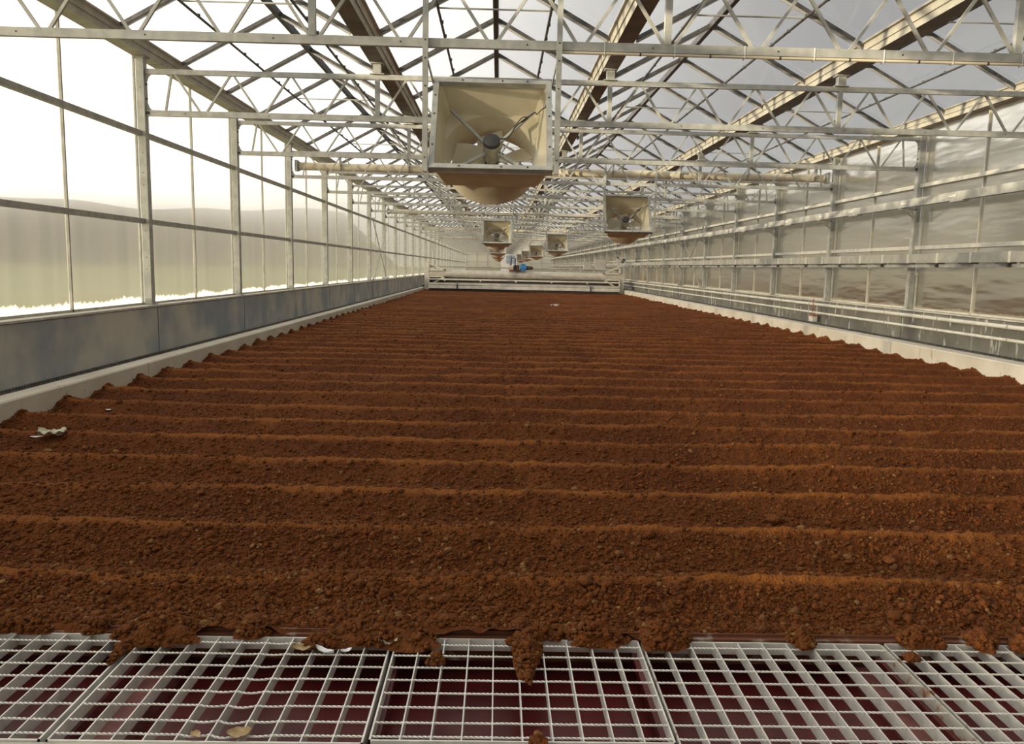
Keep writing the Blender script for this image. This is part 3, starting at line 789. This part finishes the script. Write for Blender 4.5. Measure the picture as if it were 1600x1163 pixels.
m = MB(); m.box(xa+.27, xb-.27, -.12, .05, .52, .82); m.build('gap_shade', M['machine_dark'], t)  # dark block standing in for the shade in the gap above the hood
m = MB(); m.box(xa+.3, xb-.3, -.60, .5, .03, .165); m.build('brush_strip', M['machine_dark'], t)
for x in (xa+1.95, xb-2.0):
    m = MB(); m.box(x-.035, x+.035, -.74, -.66, .16, .42); m.tube([(x, -.7, .4), (x, -.45, .62)], .018, 6); m.build('latch', M['dark_steel'], t)
m = MB(); m.box(-1.0+1.6, 1.35, -.30, .10, 1.27, 1.36); m.build('motor_bed', M['red'], t)
m = MB(); m.tube([(1.25, -.2, 1.46), (1.62, -.2, 1.46)], .17, 18); m.box(1.3, 1.55, -.34, -.06, 1.28, 1.7); b = m.build('drive_motor', M['blue'], t, smooth=True); b['label'] = 'bright blue drive motor'
m = MB(); m.tube([(1.62, -.2, 1.46), (2.0, -.2, 1.46)], [.13, .09], 14); m.build('coupling', M['machine_dark'], b)
m = MB(); m.box(.85, 1.2, -.38, .0, 1.30, 1.62); m.tube([(.95, -.36, 1.5), (.95, -.36, 2.0), (.75, -.3, 2.05), (.70, -.3, 1.6)], .04, 8); m.build('gearbox', M['machine_dark'], t)
for x0, x1, z0, z1 in ((5.05, 5.52, 1.36, 1.92), (5.72, 6.38, 1.30, 2.04)):
    m = MB(); m.box(x0, x1, .1, .4, z0, z1); c = m.build('control_cabinet', M['cabinet'], t)
    m = MB(); m.box(x0+.03, x1-.03, .085, .1, z0+.04, z1-.04); m.build('door', M['cabinet'], c)
    m = MB(); m.box(x0+.06, x0+.1, .1, .2, 1.0, z0); m.box(x1-.1, x1-.06, .1, .2, 1.0, z0); m.build('leg', M['galv_dull'], c)
m = MB(); m.box(7.0, 7.1, -.1, 0, 1.2, 2.22); m.box(7.0, 7.4, -.1, 0, 2.14, 2.22); m.bar((7.05, -.05, 1.9), (7.3, -.05, 2.15), .04, .04); p = m.build('sensor_pole', M['machine'], t)
m = MB(); m.bar((7.28, -.08, 1.9), (7.42, -.2, 2.1), .12, .14); m.build('sensor', M['black'], p)
m = MB(); m.box(xa+.3, xb-.3, .55, .75, 1.05, 1.2); m.build('rear_beam', M['machine'], t)

# ------------------------------------------------------------------ soil
def vnoise(x, y, s, seed):
    g = np.random.default_rng(seed).random((257, 257)).astype(np.float32)
    g[256, :] = g[0, :]; g[:, 256] = g[:, 0]
    X = x/s; Y = y/s; xi = np.floor(X).astype(int); yi = np.floor(Y).astype(int); fx = X-xi; fy = Y-yi
    fx = fx*fx*(3-2*fx); fy = fy*fy*(3-2*fy); a = xi % 256; b = yi % 256
    return (g[a, b]*(1-fx)*(1-fy)+g[a+1, b]*fx*(1-fy)+g[a, b+1]*(1-fx)*fy+g[a+1, b+1]*fx*fy)-.5
CREST = [3.57, 4.30, 5.05, 5.79, 6.53, 7.30, 8.08, 8.90, 9.74, 10.55]
CREST = [2.83] + CREST + [10.55+.80*q for q in range(1, 52)]
def soil_h(x, y):
    yy = y + .05*vnoise(x, y*.6, 1.6, 1) + .03*vnoise(x, y, .22, 2)
    ph = np.interp(yy, CREST, np.arange(len(CREST)))
    p = ph-np.floor(ph)
    prof = np.where(p < .5, (np.cos(np.pi*np.minimum(p/.55, 1))*.5+.5), 0)
    groove = np.exp(-((x-.12)/.05)**2)
    prof = np.maximum((1-np.minimum(p/.42, 1))**1.15, np.maximum(0, (p-.42)/.58)**1.35)
    prof = prof/(1+.0)                           # sharp crests, long slopes towards the viewpoint
    k = 1.0
    h = -.045 + .128*prof*(.85+.3*vnoise(x, y, 1.3, 3))*k
    h -= .012*groove
    h += .014*vnoise(x, y, .42, 4) + .014*vnoise(x, y, .13, 5) + .014*vnoise(x, y, .055, 6) + .014*vnoise(x, y, .026, 7) + .007*vnoise(x, y, .012, 8)
    # banked a little against the curbs and let down to the grating edge
    edge = np.minimum(x-SX0, SX1-x); h += .06*np.exp(-np.maximum(edge, 0)/.16)*(vnoise(x, y, .35, 9)+.6*vnoise(x, y, .09, 19)+.4)
    f = np.clip((y-3.10)/.30, 0, 1); low = np.where(x < .72, .012, np.where(y < 3.106, -.05, -.012)) + .06*vnoise(x, y, .16, 10) + .035*vnoise(x, y, .05, 11)
    h = h*f + low*(1-f)
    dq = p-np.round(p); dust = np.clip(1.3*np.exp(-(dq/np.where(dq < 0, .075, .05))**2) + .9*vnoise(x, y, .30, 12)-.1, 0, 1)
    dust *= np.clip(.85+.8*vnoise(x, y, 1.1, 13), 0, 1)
    return h, dust
xs = np.arange(SX0+.001, SX1, .0135); xs = np.append(xs, SX1-.001)
ys = [YS-.005]
while ys[-1] < YM+.6: ys.append(ys[-1]+max(.0105, .0034*ys[-1]))
ys += [60, 80, 100, 120, YB-.2]; ys = np.array(ys)
X, Y = np.meshgrid(xs, ys, indexing='xy')
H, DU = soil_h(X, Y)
def grid_mesh(name, X, Y, Z, mat):
    ny, nx = X.shape
    co = np.stack([X, Y, Z], -1).reshape(-1, 3).astype(np.float32)
    idx = np.arange(ny*nx).reshape(ny, nx)
    q = np.stack([idx[:-1, :-1], idx[:-1, 1:], idx[1:, 1:], idx[1:, :-1]], -1).reshape(-1)
    me = bpy.data.meshes.new(name); me.vertices.add(len(co)); me.vertices.foreach_set('co', co.ravel())
    nf = len(q)//4; me.loops.add(len(q)); me.loops.foreach_set('vertex_index', q.astype(np.int32))
    me.polygons.add(nf); me.polygons.foreach_set('loop_start', np.arange(0, 4*nf, 4, dtype=np.int32)); me.polygons.foreach_set('loop_total', np.full(nf, 4, dtype=np.int32))
    me.polygons.foreach_set('use_smooth', np.ones(nf, dtype=bool))
    me.materials.append(mat); me.update(calc_edges=True); return me
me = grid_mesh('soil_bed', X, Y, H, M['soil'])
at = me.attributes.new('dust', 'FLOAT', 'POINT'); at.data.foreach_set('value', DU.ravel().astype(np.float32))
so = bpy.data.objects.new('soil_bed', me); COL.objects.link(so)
tag(so, 'rust brown granular soil bed raked into low cross ridges', 'soil', kind='stuff')

def ico():
    p = (1+5**.5)/2
    v = np.array([(-1, p, 0), (1, p, 0), (-1, -p, 0), (1, -p, 0), (0, -1, p), (0, 1, p), (0, -1, -p), (0, 1, -p), (p, 0, -1), (p, 0, 1), (-p, 0, -1), (-p, 0, 1)], float)
    v /= np.linalg.norm(v[0])
    f = np.array([(0, 11, 5), (0, 5, 1), (0, 1, 7), (0, 7, 10), (0, 10, 11), (1, 5, 9), (5, 11, 4), (11, 10, 2), (10, 7, 6), (7, 1, 8), (3, 9, 4), (3, 4, 2), (3, 2, 6), (3, 6, 8), (3, 8, 9), (4, 9, 5), (2, 4, 11), (6, 2, 10), (8, 6, 7), (9, 8, 1)])
    return v, f
IV, IF = ico()
def pebble_mesh(name, cx, cy, cz, r, mat, rng, smooth=True):
    n = len(cx)
    rot = rng.normal(size=(n, 3, 3)); qm = np.linalg.qr(rot)[0]
    v = IV[None]*(1+rng.uniform(-.28, .28, (n, 12, 1)))*rng.uniform(.65, 1.25, (n, 1, 3))
    v = np.einsum('nij,nkj->nki', qm, v)*r[:, None, None]; v[:, :, 2] *= .85
    v += np.stack([cx, cy, cz], -1)[:, None]
    f = (IF[None]+12*np.arange(n)[:, None, None]).reshape(-1).astype(np.int32)
    det = np.linalg.det(qm) < 0
    ff = f.reshape(n, 20, 3); ff[det] = ff[det][:, :, ::-1]; f = ff.reshape(-1)
    me = bpy.data.meshes.new(name); me.vertices.add(12*n); me.vertices.foreach_set('co', v.astype(np.float32).ravel())
    nf = 20*n; me.loops.add(3*nf); me.loops.foreach_set('vertex_index', f); me.polygons.add(nf)
    me.polygons.foreach_set('loop_start', np.arange(0, 3*nf, 3, dtype=np.int32)); me.polygons.foreach_set('loop_total', np.full(nf, 3, dtype=np.int32))
    if smooth: me.polygons.foreach_set('use_smooth', np.ones(nf, dtype=bool))
    me.materials.append(mat); me.update(calc_edges=True); return me
n = 215000
u = RNG.random(n); yv = (3.12**-.9 + u*(26.0**-.9-3.12**-.9))**(-1/.9)
half = .80*yv+1.3
xv = np.clip(RNG.uniform(-1, 1, n)*half, SX0+.02, SX1-.02)
rad = np.clip(RNG.lognormal(math.log(.0066), .5, n), .003, .03)
rad = np.maximum(rad, .00080*yv)
hv, dv = soil_h(xv, yv)
keep = RNG.random(n) > dv*1.0
xv, yv, hv, rad = xv[keep], yv[keep], hv[keep], rad[keep]
cr = bpy.data.objects.new('soil_crumbs', pebble_mesh('soil_crumbs', xv, yv, hv+rad*.15, rad, M['crumb'], RNG)); COL.objects.link(cr)
tag(cr, 'loose rust brown soil crumbs scattered over the bed', 'soil crumbs', kind='stuff')

# heaps of soil spilled over the grating, one by one
def heap(x, y, w, d, h, label, seed, name='soil_clump', z=.0, cat='soil clump'):
    rng = np.random.default_rng(seed)
    nr, na = 16, 40; vs = []; fs = []
    ph = rng.uniform(0, 6.28, 6)
    for i in range(nr+1):
        for j in range(na):
            t = 2*math.pi*j/na; q = i/nr
            lob = 1 + .16*math.sin(2*t+ph[0]) + .13*math.sin(3*t+ph[1]) + .10*math.sin(5*t+ph[2]) + .06*math.sin(9*t+ph[3])
            px_, py_ = math.cos(t)*w*q*lob, math.sin(t)*d*q*lob
            vs.append([x+px_, y+py_, z + h*(1-q**1.7)])
    V = np.array(vs); nz = .5*vnoise(V[:, 0], V[:, 1], .05, seed)+.4*vnoise(V[:, 0], V[:, 1], .022, seed+1)+.25*vnoise(V[:, 0], V[:, 1], .011, seed+2)
    V[:, 2] += nz*.065*(np.clip((V[:, 2]-z)/h, .15, 1)); V[:, 2] = np.maximum(V[:, 2], z-.012)
    for i in range(nr):
        for j in range(na): fs.append((i*na+j, i*na+(j+1) % na, (i+1)*na+(j+1) % na, (i+1)*na+j)[::-1])
    base = len(V); V = np.vstack([V, [[x, y, z-.015]]])
    fs += [(nr*na+(j+1) % na, nr*na+j, base)[::-1] for j in range(na)]
    m = MB(); m.add(V.tolist(), fs); o = m.build(name, M['crumb'], smooth=True)
    k = int(320*min(1, .25+w*d/.012)); a = rng.uniform(0, 6.28, k); q = np.sqrt(rng.random(k))*.97
    lob = 1 + .16*np.sin(2*a+ph[0]) + .13*np.sin(3*a+ph[1])
    r_ = np.clip(rng.lognormal(math.log(.0068), .55, k), .003, .02)
    c = bpy.data.objects.new('crumbs', pebble_mesh('crumbs', x+np.cos(a)*w*q*lob, y+np.sin(a)*d*q*lob, z+h*(1-q**1.7)+.004, r_, M['crumb'], rng)); COL.objects.link(c); c.parent = o; c['kind'] = 'stuff'
    return tag(o, label, cat, 'soil spilled onto the grating')
heap(-1.34, 3.075, .19, .115, .075, 'large soil clump spilled over the grating left of the curled leaf', 21)
heap(-1.60, 3.09, .045, .05, .05, 'small soil lump on the grating edge left of the large heap', 29)
heap(-1.93, 3.09, .14, .05, .05, 'dark soil clump at the far left end of the grating', 35)
heap(-.98, 3.085, .075, .065, .05, 'low soil clump at the grating edge behind the brown leaf', 22)
heap(-.43, 3.075, .26, .115, .07, 'broad soil heap spilled over the grating by the grey rag', 23)
heap(-.67, 2.99, .075, .045, .045, 'small soil lump beside the white scrap on the grating', 24)
heap(.135, 2.945, .052, .235, .055, 'long soil tongue spilled through the middle grating', 25)
heap(.215, 3.085, .07, .06, .05, 'short soil clump touching the tongue on its right', 36)
heap(.415, 3.07, .13, .085, .06, 'soil clump at the grating edge right of the tongue', 26)
heap(.70, 3.075, .12, .10, .075, 'rounded soil clump spilled onto the grating right of the middle panel', 27)
heap(1.27, 3.075, .065, .07, .055, 'small soil clump at the edge of the right grating panel', 28)
heap(1.76, 3.075, .085, .075, .065, 'soil clump at the grating edge by the far right panel', 30)
heap(2.02, 3.07, .075, .07, .055, 'soil clump spilled near the far right end of the grating', 31)
heap(2.17, 3.03, .06, .06, .045, 'last soil clump at the right border of the view', 37)
heap(-.21, 2.855, .030, .022, .034, 'single soil clod lying on the middle grating panel', 32)
heap(1.66, 2.93, .03, .018, .02, 'crumb of soil stuck in the far right grating', 38)
heap(.150, 2.335, .022, .03, .03, 'soil clod on the concrete strip at the bottom centre', 33)
heap(-1.42, 2.91, .020, .10, .028, 'crumbly soil smear along the seam between left panels', 34)
def clod(x, y, r, label, seed):
    rng = np.random.default_rng(seed)
    import bmesh
    bm = bmesh.new(); bmesh.ops.create_icosphere(bm, subdivisions=3, radius=r)
    P = np.array([v.co[:] for v in bm.verts]); s = r
    nz = vnoise(P[:, 0]+5, P[:, 1]+P[:, 2]*1.7+5, s*.7, seed)+.5*vnoise(P[:, 0]+9, P[:, 2]-P[:, 1]+9, s*.3, seed+3)
    for v, q in zip(bm.verts, nz): v.co *= (1+.55*q); v.co.z *= .72; v.co.x *= 1.2
    me = bpy.data.meshes.new('soil_clod'); bm.to_mesh(me); bm.free(); me.materials.append(M['crumb'])
    for p in me.polygons: p.use_smooth = True
    h, _ = soil_h(np.array([x]), np.array([y]))
    o = bpy.data.objects.new('soil_clod', me); COL.objects.link(o); o.location = (x, y, float(h[0])+r*.35); o.rotation_euler = (0, 0, rng.uniform(0, 6))
    return tag(o, label, 'clod', 'larger clods on the soil bed')
for q, (x, y, r_, lab) in enumerate(((1.78, 3.32, .032, 'biggest bare clod on the soil near the lower right grating'), (.42, 3.50, .030, 'pale clod on the near ridge right of centre'), (-.19, 3.15, .028, 'orange clod beside the grating left of centre'),
         (.12, 3.20, .03, 'orange clod at the head of the soil tongue'), (-1.31, 3.19, .034, 'orange clod atop the large spilled heap'), (-.09, 4.16, .032, 'round clod below the second ridge at the centre'),
         (1.72, 4.72, .042, 'dark clod on the third ridge, right half'), (2.12, 4.05, .034, 'clod on the second ridge towards the right'), (-.98, 3.12, .034, 'round clod by the grating behind the brown leaf'),
         (-1.1, 4.5, .03, 'clod on the slope of the third ridge, left half'), (.35, 5.35, .035, 'clod between the third and fourth ridges at centre'), (2.9, 6.6, .05, 'clod on a middle ridge near the right wall'))):
    clod(x, y, r_, lab, 60+q)

# ------------------------------------------------------------------ gratings
def make_grating(x0, x1, y0, y1, label, bent=False, seed=0, rust=False):
    rng = random.Random(seed); r = empty('steel_grating', ((x0+x1)/2, (y0+y1)/2, 0)); w = (x1-x0)/2; d = (y1-y0)/2
    hh = .050
    for nm, b in (('front_bar', (-w, w, -d, -d+.006, -hh, .0)), ('rear_bar', (-w, w, d-.006, d, -hh, .0)), ('side_bar', (-w, -w+.006, -d, d, -hh, .0)), ('side_bar', (w-.006, w, -d, d, -hh, .0))):
        box_obj(nm, M['grate_rust' if rust and nm == 'side_bar' else 'grate'], *b, parent=r)
    nb = 10; st = 2*w/nb
    for i in range(1, nb):
        x = -w+i*st; box_obj('bearing_bar', M['grate'], x-.0022, x+.0022, -d+.006, d-.006, -hh, -.001, parent=r)
    rods = [3.007, 2.918, 2.826, 2.735, 2.645, 2.554, 2.461, 2.382]
    for q, yr in enumerate(rods):
        y = yr-(y0+y1)/2
        if abs(y) > d-.01: continue
        pts = []; nn = 160
        sag = {4: -.004-.0009*q, 5: -.006-.0016*q, 6: -.002-.0007*q, 2: .003} if bent else {i: rng.uniform(-.0015, .0015) for i in range(nb)}
        m = MB(); vs = []; fs = []
        for i in range(nn+1):
            x = -w+.004+(2*w-.008)*i/nn; c = x+w; cell = min(nb-1, int(c/st)); fr = c/st-cell
            yo = sag.get(cell, 0)*math.sin(math.pi*fr); a = c*95
            vs += [(x, y+yo+.0042*math.cos(a+e*math.pi/2), -.0035+.0042*math.sin(a+e*math.pi/2)) for e in range(4)]
        for i in range(nn):
            for e in range(4): fs.append((4*i+e, 4*i+(e+1) % 4, 4*i+4+(e+1) % 4, 4*i+4+e))
        fs += [(3, 2, 1, 0), (4*nn, 4*nn+1, 4*nn+2, 4*nn+3)]
        m.add(vs, fs); m.build('cross_rod', M['grate'], r)
    return tag(r, label, 'grating', 'steel grating panels over the pit')
make_grating(-3.40, -2.41, 2.345, 3.062, 'grating panel outside the lower left corner of the view', seed=1)
make_grating(-2.40, -1.412, 2.340, 3.065, 'leftmost steel grating panel, at the lower left corner', seed=2)
make_grating(-1.390, -.402, 2.338, 3.055, 'steel grating panel with bent rods and a dry leaf at its front', True, 3)
make_grating(-.386, .596, 2.355, 3.062, 'middle steel grating panel with the soil tongue', seed=4)
make_grating(.606, 1.594, 2.338, 3.058, 'steel grating panel just right of the middle one', seed=5, rust=True)
make_grating(1.606, 2.594, 2.340, 3.064, 'rightmost steel grating panel, at the lower right corner', seed=6, rust=True)
make_grating(2.606, 3.594, 2.345, 3.062, 'grating panel outside the lower right corner of the view', seed=7)
# support beams under the seams
for x, lab in ((-2.405, 'steel bearer under the grating at the left edge'), (-1.401, 'steel bearer under the seam of the two left panels'), (-.394, 'steel bearer under the seam left of the middle panel'),
          (.601, 'steel bearer under the seam right of the middle panel'), (1.60, 'steel bearer under the seam of the two right panels'), (2.60, 'steel bearer under the grating at the right edge')):
    o = MB(); o.box(x-.03, x+.03, 2.298, 3.09, -.09, -.051); tag(o.build('bearer', M['pit']), lab, 'bearer', 'bearers under the grating')
o = MB(); o.box(-4.4, 7.43, 2.28, 2.338, -.14, -.006); tag(o.build('trim_8', M['slab']), 'pale concrete edge in front of the grating', 'edge', kind='structure')
# conveyor ribs in the pit
for x, lab in ((-1.30, 'pinkish steel rib in the pit under the left grating'), (1.55, 'reddish steel rib in the pit under the right grating')):
    o = MB(); o.box(x-.06, x+.06, 2.30, 3.12, PZ, PZ+.06); tag(o.build('pit_rib', M['rib']), lab, 'rib', 'ribs in the pit')

# ------------------------------------------------------------------ litter
def leaf(name, x, y, z, w, d, ang, mat, label, cat, seed, curl=.03, crumple=0.):
    rng = np.random.default_rng(seed); nx_, ny_ = 18, 14
    ca, sa = math.cos(ang), math.sin(ang); ph = rng.uniform(0, 6, 4); vs = []; fs = []
    for e in (0, 1):
        for i in range(nx_+1):
            for j in range(ny_+1):
                u_, v_ = i/nx_*2-1, j/ny_*2-1
                ww = (1-u_*u_)**.6*(1+.12*math.sin(7*u_+ph[0])) if crumple == 0 else (1-.25*u_*u_)*(1+.1*math.sin(5*u_+ph[0]))
                px_, py_ = u_*w, v_*d*ww
                zz = curl*(u_*u_*.6+v_*v_*.5) + crumple*(math.sin(4*u_+ph[1])*math.cos(3*v_+ph[2])+.5*math.sin(9*u_*v_+ph[3])) + .0015*e
                vs.append((x+ca*px_-sa*py_, y+sa*px_+ca*py_, z+zz+(crumple*1.3)))
    s_ = (nx_+1)*(ny_+1)
    for i in range(nx_):
        for j in range(ny_):
            a = i*(ny_+1)+j; b = a+ny_+1
            fs.append((a, a+1, b+1, b)); fs.append((s_+a, s_+b, s_+b+1, s_+a+1))
    m = MB(); m.add(vs, fs); return tag(m.build(name, mat, smooth=True), label, cat)
def sh(x, y): return float(soil_h(np.array([x]), np.array([y]))[0][0])
leaf('dry_leaf', -.80, 2.375, .004, .038, .03, .2, M['leaf'], 'torn dry leaf at the front edge of the bent grating', 'leaf', 1, .012)
leaf('dry_leaf', -.935, 2.365, .003, .014, .022, .9, M['leaf'], 'small dry leaf tip beside the torn leaf at the front edge', 'leaf', 2, .01)
leaf('dry_leaf', -.735, 2.945, .004, .045, .03, .1, M['leaf'], 'curled brown leaf on the grating beside the white scrap', 'leaf', 3, .02)
leaf('paper_scrap', -.645, 2.92, .003, .045, .014, -.5, M['paper'], 'white curved scrap on the grating under the small lump', 'scrap', 4, .02)
leaf('paper_scrap', -.565, 2.93, .003, .022, .012, .4, M['paper'], 'white and dark small scrap right of the curved one', 'scrap', 5, .012)
leaf('rag', -.405, 3.00, .006, .05, .035, 1.2, M['bag'], 'grey dirty rag hanging at the seam of the grating', 'rag', 6, .02, .008)
bx, by = -3.62, 6.42
leaf('plastic_bag', bx, by, sh(bx, by)+.02, .10, .075, .3, M['bag'], 'crumpled grey plastic bag half buried at the left of the bed', 'bag', 7, .02, .020)
leaf('paper_scrap', bx-.11, by-.02, sh(bx-.11, by-.02)+.03, .05, .022, .3, M['paper'], 'white scrap touching the plastic bag on the left', 'scrap', 8, .01)
bx, by = -3.85, 7.86
leaf('paper_scrap', bx, by, sh(bx, by)+.012, .035, .025, .5, M['paper'], 'small white scrap on the soil near the left curb', 'scrap', 9, .01)
bx, by = 2.20, 31.0
leaf('paper_scrap', bx, by, sh(bx, by)+.05, .16, .09, .4, M['paper'], 'white scrap lying far out in front of the turning machine', 'scrap', 10, .03, .03)
